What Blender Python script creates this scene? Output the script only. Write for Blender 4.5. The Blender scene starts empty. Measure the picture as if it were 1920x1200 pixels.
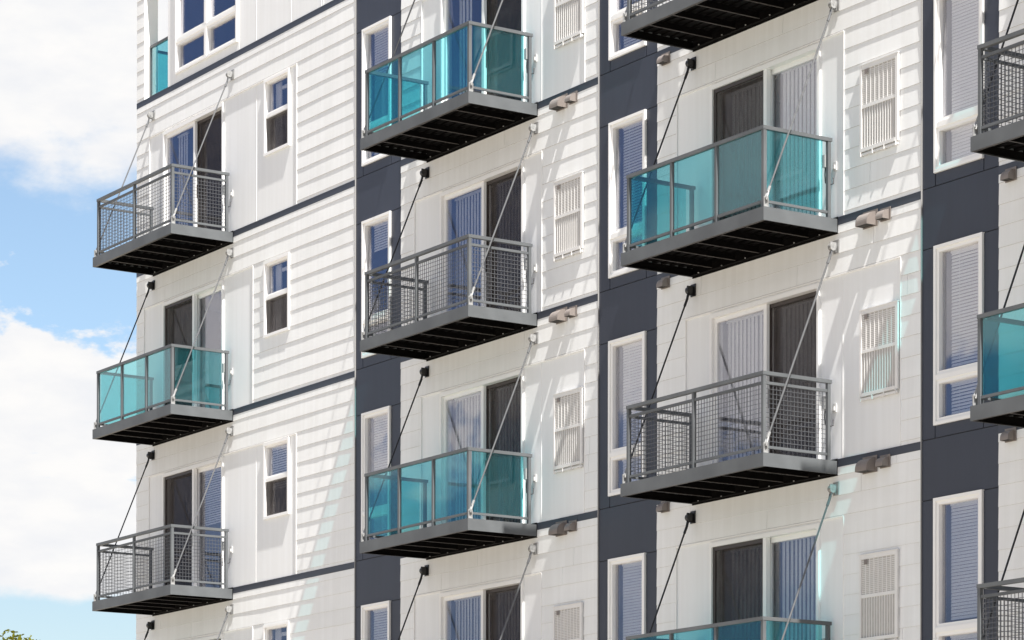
import bpy, math, random
from mathutils import Matrix, Vector, noise as mnoise

random.seed(7)
R = math.radians
scene = bpy.context.scene
COL = scene.collection

# ------------------------------------------------------------------ measures
H = 3.15                      # storey height
Z0 = 10.943                   # underside of the balcony deck on storey 0
XS = {'A': 0.693, 'B': 10.318, 'C': 17.325, 'D': 24.359}   # balcony stacks
W, D, FH, HR = 3.14, 1.236, 0.174, 1.236
E_, EY, GAP = 0.067, 0.049, 0.049
LAP = H / 12.0
SUN_VEC = Vector((6.9, -1.0, 13.0)).normalized()


def zf(n):
    return Z0 + n * H


# ------------------------------------------------------------------ materials
def new_mat(name):
    m = bpy.data.materials.new(name)
    m.use_nodes = True
    nt = m.node_tree
    nt.nodes.clear()
    out = nt.nodes.new('ShaderNodeOutputMaterial')
    return m, nt, out


def N(nt, kind, **kw):
    n = nt.nodes.new(kind)
    for k, v in kw.items():
        if k.startswith('i_'):
            n.inputs[k[2:].replace('_', ' ')].default_value = v
        else:
            setattr(n, k, v)
    return n


def rgba(c):
    return (c[0], c[1], c[2], 1.0)


def painted(name, col, rough=0.5, var=0.06, scale=2.0, stretch=(1, 1, 1), metallic=0.0, bump=0.0, bscale=60.0, spec=0.5, streak=0.0):
    m, nt, out = new_mat(name)
    L = nt.links
    b = N(nt, 'ShaderNodeBsdfPrincipled')
    b.inputs['Roughness'].default_value = rough
    b.inputs['Metallic'].default_value = metallic
    b.inputs['Specular IOR Level'].default_value = spec
    tc = N(nt, 'ShaderNodeTexCoord')
    mp = N(nt, 'ShaderNodeMapping')
    mp.inputs['Scale'].default_value = stretch
    L.new(tc.outputs['Object'], mp.inputs['Vector'])
    nz = N(nt, 'ShaderNodeTexNoise')
    nz.inputs['Scale'].default_value = scale
    nz.inputs['Detail'].default_value = 6
    L.new(mp.outputs['Vector'], nz.inputs['Vector'])
    rp = N(nt, 'ShaderNodeValToRGB')
    rp.color_ramp.elements[0].position = 0.3
    rp.color_ramp.elements[1].position = 0.7
    rp.color_ramp.elements[0].color = rgba([c * (1 - var) for c in col])
    rp.color_ramp.elements[1].color = rgba([min(1, c * (1 + var)) for c in col])
    L.new(nz.outputs['Fac'], rp.inputs['Fac'])
    src = rp.outputs['Color']
    if streak > 0:      # rain marks: narrow vertical runs of dirt
        mp2 = N(nt, 'ShaderNodeMapping')
        mp2.inputs['Scale'].default_value = (9, 9, 0.35)
        L.new(tc.outputs['Object'], mp2.inputs['Vector'])
        n2 = N(nt, 'ShaderNodeTexNoise')
        n2.inputs['Scale'].default_value = 1.0
        n2.inputs['Detail'].default_value = 5
        L.new(mp2.outputs['Vector'], n2.inputs['Vector'])
        r2 = N(nt, 'ShaderNodeValToRGB')
        r2.color_ramp.elements[0].position = 0.42
        r2.color_ramp.elements[1].position = 0.62
        r2.color_ramp.elements[0].color = (1 - streak, 1 - streak * 1.05, 1 - streak * 1.2, 1)
        r2.color_ramp.elements[1].color = (1, 1, 1, 1)
        L.new(n2.outputs['Fac'], r2.inputs['Fac'])
        mx = N(nt, 'ShaderNodeMix', data_type='RGBA', blend_type='MULTIPLY')
        mx.inputs['Factor'].default_value = 1.0
        L.new(src, mx.inputs[6])
        L.new(r2.outputs['Color'], mx.inputs[7])
        src = mx.outputs[2]
    L.new(src, b.inputs['Base Color'])
    if bump > 0:
        nb = N(nt, 'ShaderNodeTexNoise')
        nb.inputs['Scale'].default_value = bscale
        nb.inputs['Detail'].default_value = 4
        L.new(mp.outputs['Vector'], nb.inputs['Vector'])
        bp = N(nt, 'ShaderNodeBump')
        bp.inputs['Strength'].default_value = bump
        bp.inputs['Distance'].default_value = 0.004
        L.new(nb.outputs['Fac'], bp.inputs['Height'])
        L.new(bp.outputs['Normal'], b.inputs['Normal'])
    L.new(b.outputs['BSDF'], out.inputs['Surface'])
    return m


def schlick(nt, base, gain):
    lw = N(nt, 'ShaderNodeLayerWeight')
    pw = N(nt, 'ShaderNodeMath', operation='POWER')
    pw.inputs[1].default_value = 4.0
    nt.links.new(lw.outputs['Facing'], pw.inputs[0])
    lw.inputs['Blend'].default_value = 0.5
    ma = N(nt, 'ShaderNodeMath', operation='MULTIPLY_ADD', use_clamp=True)
    ma.inputs[1].default_value = gain
    ma.inputs[2].default_value = base
    nt.links.new(pw.outputs[0], ma.inputs[0])
    return ma


def window_glass(name, trans, refl, base=0.165, gain=0.7):
    m, nt, out = new_mat(name)
    L = nt.links
    tr = N(nt, 'ShaderNodeBsdfTransparent')
    tr.inputs['Color'].default_value = rgba(trans)
    gl = N(nt, 'ShaderNodeBsdfGlossy')
    gl.inputs['Color'].default_value = rgba(refl)
    gl.inputs['Roughness'].default_value = 0.015
    tc = N(nt, 'ShaderNodeTexCoord')
    nz = N(nt, 'ShaderNodeTexNoise')
    nz.inputs['Scale'].default_value = 1.3
    L.new(tc.outputs['Object'], nz.inputs['Vector'])
    bp = N(nt, 'ShaderNodeBump')
    bp.inputs['Strength'].default_value = 0.12
    bp.inputs['Distance'].default_value = 0.02
    L.new(nz.outputs['Fac'], bp.inputs['Height'])
    L.new(bp.outputs['Normal'], gl.inputs['Normal'])
    ma = schlick(nt, base, gain)
    mx = N(nt, 'ShaderNodeMixShader')
    L.new(ma.outputs[0], mx.inputs[0])
    L.new(tr.outputs[0], mx.inputs[1])
    L.new(gl.outputs[0], mx.inputs[2])
    L.new(mx.outputs[0], out.inputs['Surface'])
    return m


def tinted_glass(name):
    m, nt, out = new_mat(name)
    L = nt.links
    tr = N(nt, 'ShaderNodeBsdfTransparent')
    tr.inputs['Color'].default_value = (0.555, 0.885, 0.900, 1)
    df = N(nt, 'ShaderNodeBsdfDiffuse')
    df.inputs['Color'].default_value = (0.02, 0.33, 0.38, 1)
    tl = N(nt, 'ShaderNodeBsdfTranslucent')
    tl.inputs['Color'].default_value = (0.02, 0.33, 0.38, 1)
    ad = N(nt, 'ShaderNodeMixShader')
    ad.inputs[0].default_value = 0.5
    L.new(df.outputs[0], ad.inputs[1])
    L.new(tl.outputs[0], ad.inputs[2])
    m1 = N(nt, 'ShaderNodeMixShader')
    m1.inputs[0].default_value = 0.045
    L.new(tr.outputs[0], m1.inputs[1])
    L.new(ad.outputs[0], m1.inputs[2])
    gl = N(nt, 'ShaderNodeBsdfGlossy')
    gl.inputs['Roughness'].default_value = 0.02
    gl.inputs['Color'].default_value = (0.85, 0.95, 1.0, 1)
    fr = schlick(nt, 0.072, 0.90)
    m2 = N(nt, 'ShaderNodeMixShader')
    L.new(fr.outputs[0], m2.inputs[0])
    L.new(m1.outputs[0], m2.inputs[1])
    L.new(gl.outputs[0], m2.inputs[2])
    L.new(m2.outputs[0], out.inputs['Surface'])
    return m


def insect_screen(name):
    m, nt, out = new_mat(name)
    L = nt.links
    tr = N(nt, 'ShaderNodeBsdfTransparent')
    tr.inputs['Color'].default_value = (1, 1, 1, 1)
    df = N(nt, 'ShaderNodeBsdfDiffuse')
    tc = N(nt, 'ShaderNodeTexCoord')
    mp = N(nt, 'ShaderNodeMapping')
    mp.inputs['Rotation'].default_value = (0, R(14), 0)
    mp.inputs['Scale'].default_value = (16, 16, 2.2)
    L.new(tc.outputs['Object'], mp.inputs['Vector'])
    wv = N(nt, 'ShaderNodeTexNoise')
    wv.inputs['Scale'].default_value = 2.0
    wv.inputs['Detail'].default_value = 2
    wv.inputs['Distortion'].default_value = 0.35
    L.new(mp.outputs['Vector'], wv.inputs['Vector'])
    rp = N(nt, 'ShaderNodeValToRGB')
    rp.color_ramp.elements[0].position = 0.35
    rp.color_ramp.elements[1].position = 0.7
    rp.color_ramp.elements[0].color = (0.048, 0.042, 0.040, 1)
    rp.color_ramp.elements[1].color = (0.098, 0.088, 0.083, 1)
    L.new(wv.outputs['Fac'], rp.inputs['Fac'])
    L.new(rp.outputs['Color'], df.inputs['Color'])
    mx = N(nt, 'ShaderNodeMixShader')
    mx.inputs[0].default_value = 0.66
    L.new(tr.outputs[0], mx.inputs[1])
    L.new(df.outputs[0], mx.inputs[2])
    L.new(mx.outputs[0], out.inputs['Surface'])
    return m


def slat_mat():
    m, nt, out = new_mat('vertical_blind')
    L = nt.links
    b = N(nt, 'ShaderNodeBsdfDiffuse')
    t = N(nt, 'ShaderNodeBsdfTranslucent')
    geo = N(nt, 'ShaderNodeNewGeometry')
    rp = N(nt, 'ShaderNodeValToRGB')
    rp.color_ramp.elements[0].color = (0.66, 0.655, 0.65, 1)
    rp.color_ramp.elements[1].color = (0.88, 0.875, 0.87, 1)
    L.new(geo.outputs['Random Per Island'], rp.inputs['Fac'])
    L.new(rp.outputs['Color'], b.inputs['Color'])
    L.new(rp.outputs['Color'], t.inputs['Color'])
    mx = N(nt, 'ShaderNodeMixShader')
    mx.inputs[0].default_value = 0.15
    L.new(b.outputs[0], mx.inputs[1])
    L.new(t.outputs[0], mx.inputs[2])
    L.new(mx.outputs[0], out.inputs['Surface'])
    return m


M = {}
M['siding'] = painted('white_fibre_cement', (0.79, 0.80, 0.80), 0.55, 0.02, 1.4, (1, 1, 3), bump=0.12, bscale=14, streak=0.04)
_nt = M['siding'].node_tree
_b = next(n for n in _nt.nodes if n.type == 'BSDF_PRINCIPLED')
_src = _b.inputs['Base Color'].links[0].from_socket
_tc = next(n for n in _nt.nodes if n.type == 'TEX_COORD')
_sp = N(_nt, 'ShaderNodeSeparateXYZ')
_nt.links.new(_tc.outputs['Object'], _sp.inputs[0])
_a = N(_nt, 'ShaderNodeMath', operation='MULTIPLY_ADD')
_a.inputs[1].default_value = 1 / LAP
_a.inputs[2].default_value = -(Z0 - 0.012) / LAP + 0.002
_nt.links.new(_sp.outputs['Z'], _a.inputs[0])
_f = N(_nt, 'ShaderNodeMath', operation='FLOOR')
_nt.links.new(_a.outputs[0], _f.inputs[0])
_g = N(_nt, 'ShaderNodeMath', operation='MULTIPLY_ADD')
_g.inputs[1].default_value = 1 / 3.66
_nt.links.new(_sp.outputs['X'], _g.inputs[0])
_nt.links.new(_f.outputs[0], _g.inputs[2])
_h = N(_nt, 'ShaderNodeMath', operation='FLOOR')
_nt.links.new(_g.outputs[0], _h.inputs[0])
_cx = N(_nt, 'ShaderNodeCombineXYZ')
_nt.links.new(_h.outputs[0], _cx.inputs[0])
_nt.links.new(_f.outputs[0], _cx.inputs[1])
_w = N(_nt, 'ShaderNodeTexWhiteNoise', noise_dimensions='2D')
_nt.links.new(_cx.outputs[0], _w.inputs['Vector'])
_r = N(_nt, 'ShaderNodeMapRange')
_r.inputs['To Min'].default_value = 0.955
_r.inputs['To Max'].default_value = 1.0
_nt.links.new(_w.outputs['Value'], _r.inputs['Value'])
_mx = N(_nt, 'ShaderNodeMix', data_type='RGBA', blend_type='MULTIPLY')
_mx.inputs['Factor'].default_value = 1
_nt.links.new(_src, _mx.inputs[6])
_nt.links.new(_r.outputs['Result'], _mx.inputs[7])
_nt.links.new(_mx.outputs[2], _b.inputs['Base Color'])
M['edge'] = painted('board_underside_shade', (0.30, 0.28, 0.26), 0.8, 0.1, 3)  # shade under each lap put into the colour of the board's lower edge
M['panel'] = painted('white_smooth_panel', (0.775, 0.785, 0.79), 0.5, 0.015, 1.0, bump=0.05, bscale=22, streak=0.03)
M['dark'] = painted('charcoal_blue_panel', (0.034, 0.039, 0.056), 0.42, 0.07, 0.9, bump=0.04, bscale=12, streak=0.05)
M['belt'] = painted('charcoal_blue_band', (0.045, 0.051, 0.068), 0.4, 0.08, 1.5)
M['joint'] = painted('dark_joint', (0.012, 0.013, 0.017), 0.7, 0.1)
M['backing'] = painted('wall_backing', (0.20, 0.20, 0.20), 0.8, 0.1)
M['trim'] = painted('pale_metal_trim', (0.30, 0.295, 0.29), 0.45, 0.05)
M['vinyl'] = painted('white_vinyl', (0.82, 0.815, 0.80), 0.35, 0.015, 3)
M['glass'] = window_glass('window_glass', (0.92, 0.925, 0.935), (0.92, 0.90, 0.95))
M['screen'] = insect_screen('insect_screen')
M['bronze'] = painted('bronze_frame', (0.045, 0.036, 0.032), 0.45, 0.1)
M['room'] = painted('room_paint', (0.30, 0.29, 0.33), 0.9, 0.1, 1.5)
M['blind'] = painted('blind_slat', (0.76, 0.755, 0.75), 0.6, 0.05, 2)
M['curtain'] = slat_mat()
M['metal'] = painted('grey_painted_steel', (0.112, 0.119, 0.124), 0.42, 0.14, 2.2, (1, 1, 1), spec=0.15, bump=0.03, bscale=40)
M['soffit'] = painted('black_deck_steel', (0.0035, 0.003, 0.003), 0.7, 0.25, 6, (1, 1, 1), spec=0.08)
M['flange'] = painted('lit_flange_steel', (0.040, 0.034, 0.030), 0.5, 0.2, 8)  # lighter than the soffit: light caught by the flanges put into colour
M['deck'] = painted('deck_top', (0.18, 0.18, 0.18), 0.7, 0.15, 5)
M['tint'] = tinted_glass('teal_glass')
M['wire'] = painted('grey_wire', (0.090, 0.094, 0.102), 0.4, 0.1, 4)
M['rod'] = painted('dark_steel_rod', (0.105, 0.107, 0.110), 0.35, 0.1, 6, spec=0.7)
M['black'] = painted('shaded_black_steel', (0.012, 0.012, 0.013), 0.4, 0.2, 6)
M['galv'] = painted('galvanised_steel', (0.30, 0.30, 0.295), 0.45, 0.35, 14, metallic=0.2)
M['hood'] = painted('brown_vent_metal', (0.20, 0.173, 0.158), 0.42, 0.08, 5)
M['hoodin'] = painted('vent_shade', (0.02, 0.016, 0.014), 0.7, 0.2, 8)
M['grille'] = painted('beige_white_metal', (0.70, 0.69, 0.675), 0.5, 0.03, 4)
M['gback'] = painted('coil_guard', (0.42, 0.405, 0.385), 0.6, 0.06, 20)
M['box'] = painted('grey_enclosure', (0.36, 0.37, 0.37), 0.45, 0.05, 4)
M['cable'] = painted('grey_cable', (0.045, 0.045, 0.048), 0.5, 0.1, 8)
M['plastic'] = painted('white_plastic', (0.55, 0.55, 0.54), 0.5, 0.02, 4)
M['roof'] = painted('roof_membrane', (0.35, 0.35, 0.34), 0.85, 0.1, 1)
M['plinth'] = painted('plinth_masonry', (0.22, 0.20, 0.185), 0.8, 0.15, 3, bump=0.2)
M['bark'] = painted('bark', (0.10, 0.075, 0.05), 0.9, 0.3, 6, (1, 1, 0.3), bump=0.4, bscale=20)
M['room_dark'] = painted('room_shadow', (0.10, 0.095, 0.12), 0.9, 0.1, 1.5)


def leaf_mat():
    m, nt, out = new_mat('leaf')
    L = nt.links
    b = N(nt, 'ShaderNodeBsdfDiffuse')
    t = N(nt, 'ShaderNodeBsdfTranslucent')
    geo = N(nt, 'ShaderNodeNewGeometry')
    rp = N(nt, 'ShaderNodeValToRGB')
    rp.color_ramp.elements[0].color = (0.085, 0.100, 0.010, 1)
    rp.color_ramp.elements[1].color = (0.20, 0.20, 0.022, 1)
    L.new(geo.outputs['Random Per Island'], rp.inputs['Fac'])
    L.new(rp.outputs['Color'], b.inputs['Color'])
    L.new(rp.outputs['Color'], t.inputs['Color'])
    mx = N(nt, 'ShaderNodeMixShader')
    mx.inputs[0].default_value = 0.4
    L.new(b.outputs[0], mx.inputs[1])
    L.new(t.outputs[0], mx.inputs[2])
    L.new(mx.outputs[0], out.inputs['Surface'])
    return m


M['leaf'] = leaf_mat()


def ground_mat():
    m, nt, out = new_mat('pale_gravel_paving')
    L = nt.links
    b = N(nt, 'ShaderNodeBsdfPrincipled')
    b.inputs['Roughness'].default_value = 0.9
    tc = N(nt, 'ShaderNodeTexCoord')
    n1 = N(nt, 'ShaderNodeTexNoise')
    n1.inputs['Scale'].default_value = 0.15
    n1.inputs['Detail'].default_value = 8
    L.new(tc.outputs['Object'], n1.inputs['Vector'])
    rp = N(nt, 'ShaderNodeValToRGB')
    rp.color_ramp.elements[0].position = 0.35
    rp.color_ramp.elements[1].position = 0.65
    rp.color_ramp.elements[0].color = (0.26, 0.232, 0.195, 1)
    rp.color_ramp.elements[1].color = (0.35, 0.318, 0.270, 1)
    L.new(n1.outputs['Fac'], rp.inputs['Fac'])
    L.new(rp.outputs['Color'], b.inputs['Base Color'])
    L.new(b.outputs[0], out.inputs['Surface'])
    return m


M['ground'] = ground_mat()


# ------------------------------------------------------------------ mesh builder
class MB:
    def __init__(self):
        self.v, self.f, self.mi, self.mats, self.cur = [], [], [], [], 0

    def mat(self, key):
        if key not in self.mats:
            self.mats.append(key)
        self.cur = self.mats.index(key)
        return self

    def face(self, pts):
        i = len(self.v)
        self.v.extend([tuple(p) for p in pts])
        self.f.append(tuple(range(i, i + len(pts))))
        self.mi.append(self.cur)
        return self

    def box(self, x0, x1, y0, y1, z0, z1):
        if x0 > x1: x0, x1 = x1, x0
        if y0 > y1: y0, y1 = y1, y0
        if z0 > z1: z0, z1 = z1, z0
        i = len(self.v)
        self.v += [(x0, y0, z0), (x1, y0, z0), (x1, y1, z0), (x0, y1, z0), (x0, y0, z1), (x1, y0, z1), (x1, y1, z1), (x0, y1, z1)]
        for q in ((0, 3, 2, 1), (4, 5, 6, 7), (0, 1, 5, 4), (1, 2, 6, 5), (2, 3, 7, 6), (3, 0, 4, 7)):
            self.f.append(tuple(i + k for k in q))
            self.mi.append(self.cur)
        return self

    def tube(self, pts, r, n=8, r2=None, cap=True):
        pts = [Vector(p) for p in pts]
        rings = []
        prev = None
        for k, p in enumerate(pts):
            if k == 0: d = pts[1] - pts[0]
            elif k == len(pts) - 1: d = pts[-1] - pts[-2]
            else: d = (pts[k + 1] - pts[k]).normalized() + (pts[k] - pts[k - 1]).normalized()
            d.normalize()
            if prev is None:
                a = d.orthogonal().normalized()
            else:
                a = (prev - d * prev.dot(d)).normalized()
            prev = a
            b = d.cross(a)
            rr = r if r2 is None else r + (r2 - r) * k / (len(pts) - 1)
            i = len(self.v)
            for j in range(n):
                t = 2 * math.pi * j / n
                self.v.append(tuple(p + a * (math.cos(t) * rr) + b * (math.sin(t) * rr)))
            rings.append(i)
        for q in range(len(rings) - 1):
            for j in range(n):
                k2 = (j + 1) % n
                self.f.append((rings[q] + j, rings[q] + k2, rings[q + 1] + k2, rings[q + 1] + j))
                self.mi.append(self.cur)
        if cap:
            self.f.append(tuple(rings[0] + j for j in reversed(range(n)))); self.mi.append(self.cur)
            self.f.append(tuple(rings[-1] + j for j in range(n))); self.mi.append(self.cur)
        return self

    def build(self, name, key=None, parent=None, loc=None, smooth=False):
        me = bpy.data.meshes.new(name)
        me.from_pydata(self.v, [], self.f)
        keys = self.mats if self.mats else [key]
        for k in keys:
            me.materials.append(M[k])
        if len(keys) > 1:
            me.polygons.foreach_set('material_index', self.mi)
        if smooth:
            me.polygons.foreach_set('use_smooth', [True] * len(me.polygons))
        me.update()
        o = bpy.data.objects.new(name, me)
        COL.objects.link(o)
        if loc: o.location = loc
        if parent: o.parent = parent
        return o


def tag(o, label=None, cat=None, group=None, kind=None):
    if label: o['label'] = label
    if cat: o['category'] = cat
    if group: o['group'] = group
    if kind: o['kind'] = kind
    return o


def empty(name, loc, label, cat, group=None):
    o = bpy.data.objects.new(name, None)
    o.empty_display_size = 0.2
    COL.objects.link(o)
    o.location = loc
    return tag(o, label, cat, group)


def copy_tree(o, parent=None):
    c = o.copy()
    COL.objects.link(c)
    c.parent = parent
    for ch in o.children:
        copy_tree(ch, c)
    return c


def cut(x0, x1, z0, z1, holes):
    """A rectangle less its holes, as rectangles."""
    hs = [h for h in holes if h[0] < x1 and h[1] > x0 and h[2] < z1 and h[3] > z0]
    zs = sorted({z0, z1} | {min(max(z, z0), z1) for h in hs for z in (h[2], h[3])})
    out = []
    for a, b in zip(zs, zs[1:]):
        if b - a < 1e-5: continue
        m = (a + b) / 2
        sp = sorted((max(h[0], x0), min(h[1], x1)) for h in hs if h[2] < m < h[3])
        x = x0
        for s, e in sp:
            if s > x + 1e-5: out.append((x, s, a, b))
            x = max(x, e)
        if x1 > x + 1e-5: out.append((x, x1, a, b))
    return out


# ------------------------------------------------------------------ the building
B = empty('apartment_building', (0, 0, 0), 'white clapboard apartment block with charcoal vertical strips and rows of hung balconies', 'building')
FLOORS = (-2, -1, 0, 1, 2)
TOPZ = zf(3) + 0.55
BASEZ = zf(-2) + 0.093


def lap_boards(mb, x0, x1, z0, z1, zb0, holes, t=0.0074, shade_edge=None, seed=0):
    """Lap siding between z0 and z1; zb0 is the bottom of one board; each board leans out to t at its foot."""
    n0 = math.floor((z0 - zb0) / LAP)
    n1 = math.ceil((z1 - zb0) / LAP)
    for n in range(n0, n1):
        zb = zb0 + n * LAP
        a, b = max(z0, zb), min(z1, zb + LAP)
        if b - a < 1e-4: continue
        rnd = random.Random(n * 31 + int(zb * 100) + seed)
        joints = []
        jx = x0 + rnd.uniform(0.6, 3.6)
        while jx < x1:
            joints.append((jx, jx + 0.005, a, b))
            jx += 3.66
        for (xa, xb, za, zb2) in cut(x0, x1, a, b, list(holes) + joints):
            k = max(1, int((xb - xa) / 0.33))
            xs = [xa + (xb - xa) * i / k for i in range(k + 1)]

            def yy(x, z):
                w = t * (1 + 0.30 * mnoise.noise((x * 0.9, n * 7.3 + seed, 0.0)) + 0.12 * mnoise.noise((x * 3.0, n * 3.1 + seed, 5.0)))
                return -w * (1 - (z - zb) / LAP)
            for p, q in zip(xs, xs[1:]):
                pts = [(p, yy(p, za), za), (q, yy(q, za), za), (q, yy(q, zb2), zb2), (p, yy(p, zb2), zb2)]
                mb.face(pts)
                if abs(za - zb) < 1e-4:
                    if shade_edge: mb.mat(shade_edge)
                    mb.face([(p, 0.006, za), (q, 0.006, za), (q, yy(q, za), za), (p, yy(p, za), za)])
                    if shade_edge: mb.mat('siding')
            # board ends
            for xe, s in ((xa, 1), (xb, -1)):
                e = [(xe, yy(xe, za), za), (xe, yy(xe, zb2), zb2), (xe, 0.012, zb2), (xe, 0.012, za)]
                mb.face(e if s > 0 else e[::-1])


def box_room(mb, x0, x1, z0, z1, y0=0.14, y1=1.3):
    mb.face([(x0, y1, z0), (x1, y1, z0), (x1, y1, z1), (x0, y1, z1)])
    mb.face([(x0, y0, z0), (x0, y1, z0), (x0, y1, z1), (x0, y0, z1)])
    mb.face([(x1, y1, z0), (x1, y0, z0), (x1, y0, z1), (x1, y1, z1)])
    mb.face([(x0, y0, z0), (x1, y0, z0), (x1, y1, z0), (x0, y1, z0)])
    mb.face([(x0, y1, z1), (x1, y1, z1), (x1, y0, z1), (x0, y0, z1)])


def ring(mb, x0, x1, z0, z1, w, ya, yb):
    mb.box(x0, x0 + w, ya, yb, z0, z1)
    mb.box(x1 - w, x1, ya, yb, z0, z1)
    mb.box(x0 + w, x1 - w, ya, yb, z0, z0 + w)
    mb.box(x0 + w, x1 - w, ya, yb, z1 - w, z1)


def slats(x0, x1, z0, z1, y=0.105, pitch=0.042, tilt=0.9):
    mb = MB()
    z = z1 - 0.03
    mb.box(x0, x1, y - 0.012, y + 0.03, z1 - 0.035, z1 - 0.003)
    dy, dz = 0.026 * math.cos(tilt), 0.042 * math.sin(tilt)
    while z > z0 + pitch:
        mb.face([(x0, y + dy, z), (x1, y + dy, z), (x1, y, z - dz), (x0, y, z - dz)])
        z -= pitch
    for xc in (x0 + (x1 - x0) * 0.25, x0 + (x1 - x0) * 0.78):
        mb.box(xc - 0.003, xc + 0.003, y - 0.004, y - 0.001, z, z1 - 0.035)
    return mb


def vertical_slats(x0, x1, z0, z1, y=0.19, wd=0.089):
    mb = MB()
    mb.box(x0, x1, y - 0.01, y + 0.03, z1 - 0.04, z1 - 0.005)
    n = max(1, round((x1 - x0) / wd))
    for i in range(n):
        a, b = x0 + (x1 - x0) * i / n, x0 + (x1 - x0) * (i + 1) / n
        j = random.uniform(-0.004, 0.004)
        pts = []
        for s in range(4):
            u = s / 3
            pts.append((a + 0.004 + (b - a - 0.008) * u, y + 0.016 * (1 - u) + 0.006 * math.sin(u * math.pi) + j))
        for p, q in zip(pts, pts[1:]):
            mb.face([(p[0], p[1], z0), (q[0], q[1], z0), (q[0], q[1], z1 - 0.03), (p[0], p[1], z1 - 0.03)])
    return mb


def strip_window(x0, x1, n, blind=1.0, cols=1, tilt=0.9):
    """Tall fixed light over a short one (the bays beside the balconies, and the pair by the loggia)."""
    z0, z1 = zf(n) + 0.36, zf(n) + 2.60
    lo, hi = zf(n) + 0.87, zf(n) + 1.03
    mb = MB()
    edges = [x0 + (x1 - x0) * i / cols for i in range(cols + 1)]
    mb.box(x0, x0 + 0.042, -0.028, 0.10, z0, z1)
    mb.box(x1 - 0.042, x1, -0.028, 0.10, z0, z1)
    mb.box(x0 + 0.042, x1 - 0.042, -0.028, 0.10, z0, z0 + 0.042)
    mb.box(x0 + 0.042, x1 - 0.042, -0.028, 0.10, z1 - 0.042, z1)
    mb.box(x0 + 0.042, x1 - 0.042, -0.024, 0.098, (lo + hi) / 2 - 0.034, (lo + hi) / 2 + 0.034)
    for e in edges[1:-1]:
        mb.box(e - 0.04, e + 0.04, -0.026, 0.096, z0 + 0.042, (lo + hi) / 2 - 0.034)
        mb.box(e - 0.04, e + 0.04, -0.026, 0.096, (lo + hi) / 2 + 0.034, z1 - 0.042)
    lights = []
    for a, b in zip(edges, edges[1:]):
        a2 = a + (0.042 if a == edges[0] else 0.04)
        b2 = b - (0.042 if b == edges[-1] else 0.04)
        for (p, q) in ((z0 + 0.042, (lo + hi) / 2 - 0.034), ((lo + hi) / 2 + 0.034, z1 - 0.042)):
            ring(mb, a2, b2, p, q, 0.044, -0.008, 0.092)
            lights.append((a2 + 0.044, b2 - 0.044, p + 0.044, q - 0.044))
    w = mb.build('window', 'vinyl', B)
    for (a, b, p, q) in lights:
        MB().box(a - 0.006, b + 0.006, 0.045, 0.057, p - 0.006, q + 0.006).build('pane', 'glass', w)
    rm = MB(); box_room(rm, x0 + 0.02, x1 - 0.02, z0 + 0.02, z1 - 0.02)
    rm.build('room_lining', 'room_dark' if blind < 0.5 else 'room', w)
    if blind > 0:
        for (a, b, p, q) in lights:
            if q - p > 0.8:
                zz = q - (q - p) * blind
                slats(a + 0.10, b + 0.01, zz, q + 0.01, tilt=tilt).build('blind', 'blind', w)
            elif blind >= 1.0:
                slats(a + 0.10, b + 0.01, p, q + 0.01, tilt=tilt).build('blind', 'blind', w)
    return w


def small_window(x0, x1, n, blind):
    z0, z1, mid = zf(n) + 1.258, zf(n) + 2.575, zf(n) + 1.935
    mb = MB()
    ring(mb, x0, x1, z0, z1, 0.048, -0.030, 0.10)
    mb.box(x0 + 0.048, x1 - 0.048, -0.016, 0.088, mid - 0.032, mid + 0.032)
    ring(mb, x0 + 0.048, x1 - 0.048, mid + 0.032, z1 - 0.048, 0.030, 0.004, 0.09)
    w = mb.build('window', 'vinyl', B)
    MB().box(x0 + 0.07, x1 - 0.07, 0.045, 0.057, mid + 0.055, z1 - 0.072).build('pane', 'glass', w)
    MB().box(x0 + 0.045, x1 - 0.045, 0.070, 0.082, z0 + 0.045, mid - 0.03).build('pane', 'glass', w)
    MB().face([(x0 + 0.047, 0.012, z0 + 0.047), (x1 - 0.047, 0.012, z0 + 0.047), (x1 - 0.047, 0.012, mid - 0.031), (x0 + 0.047, 0.012, mid - 0.031)]).build('insect_screen', 'screen', w)
    rm = MB(); box_room(rm, x0 + 0.02, x1 - 0.02, z0 + 0.02, z1 - 0.02)
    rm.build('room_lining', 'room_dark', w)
    if blind:
        slats(x0 + 0.08, x1 - 0.08, z1 - (z1 - z0) * blind, z1 - 0.07, y=0.11).build('blind', 'blind', w)
    else:
        MB().box(x0 + 0.10, x0 + 0.30, 0.16, 0.18, z0 + 0.05, z1 - 0.06).build('curtain', 'curtain', w)
        MB().box(x0 + 0.32, x1 - 0.10, 0.16, 0.185, z1 - 0.20, z1 - 0.14).build('curtain_rail', 'blind', w)
    return w


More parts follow.
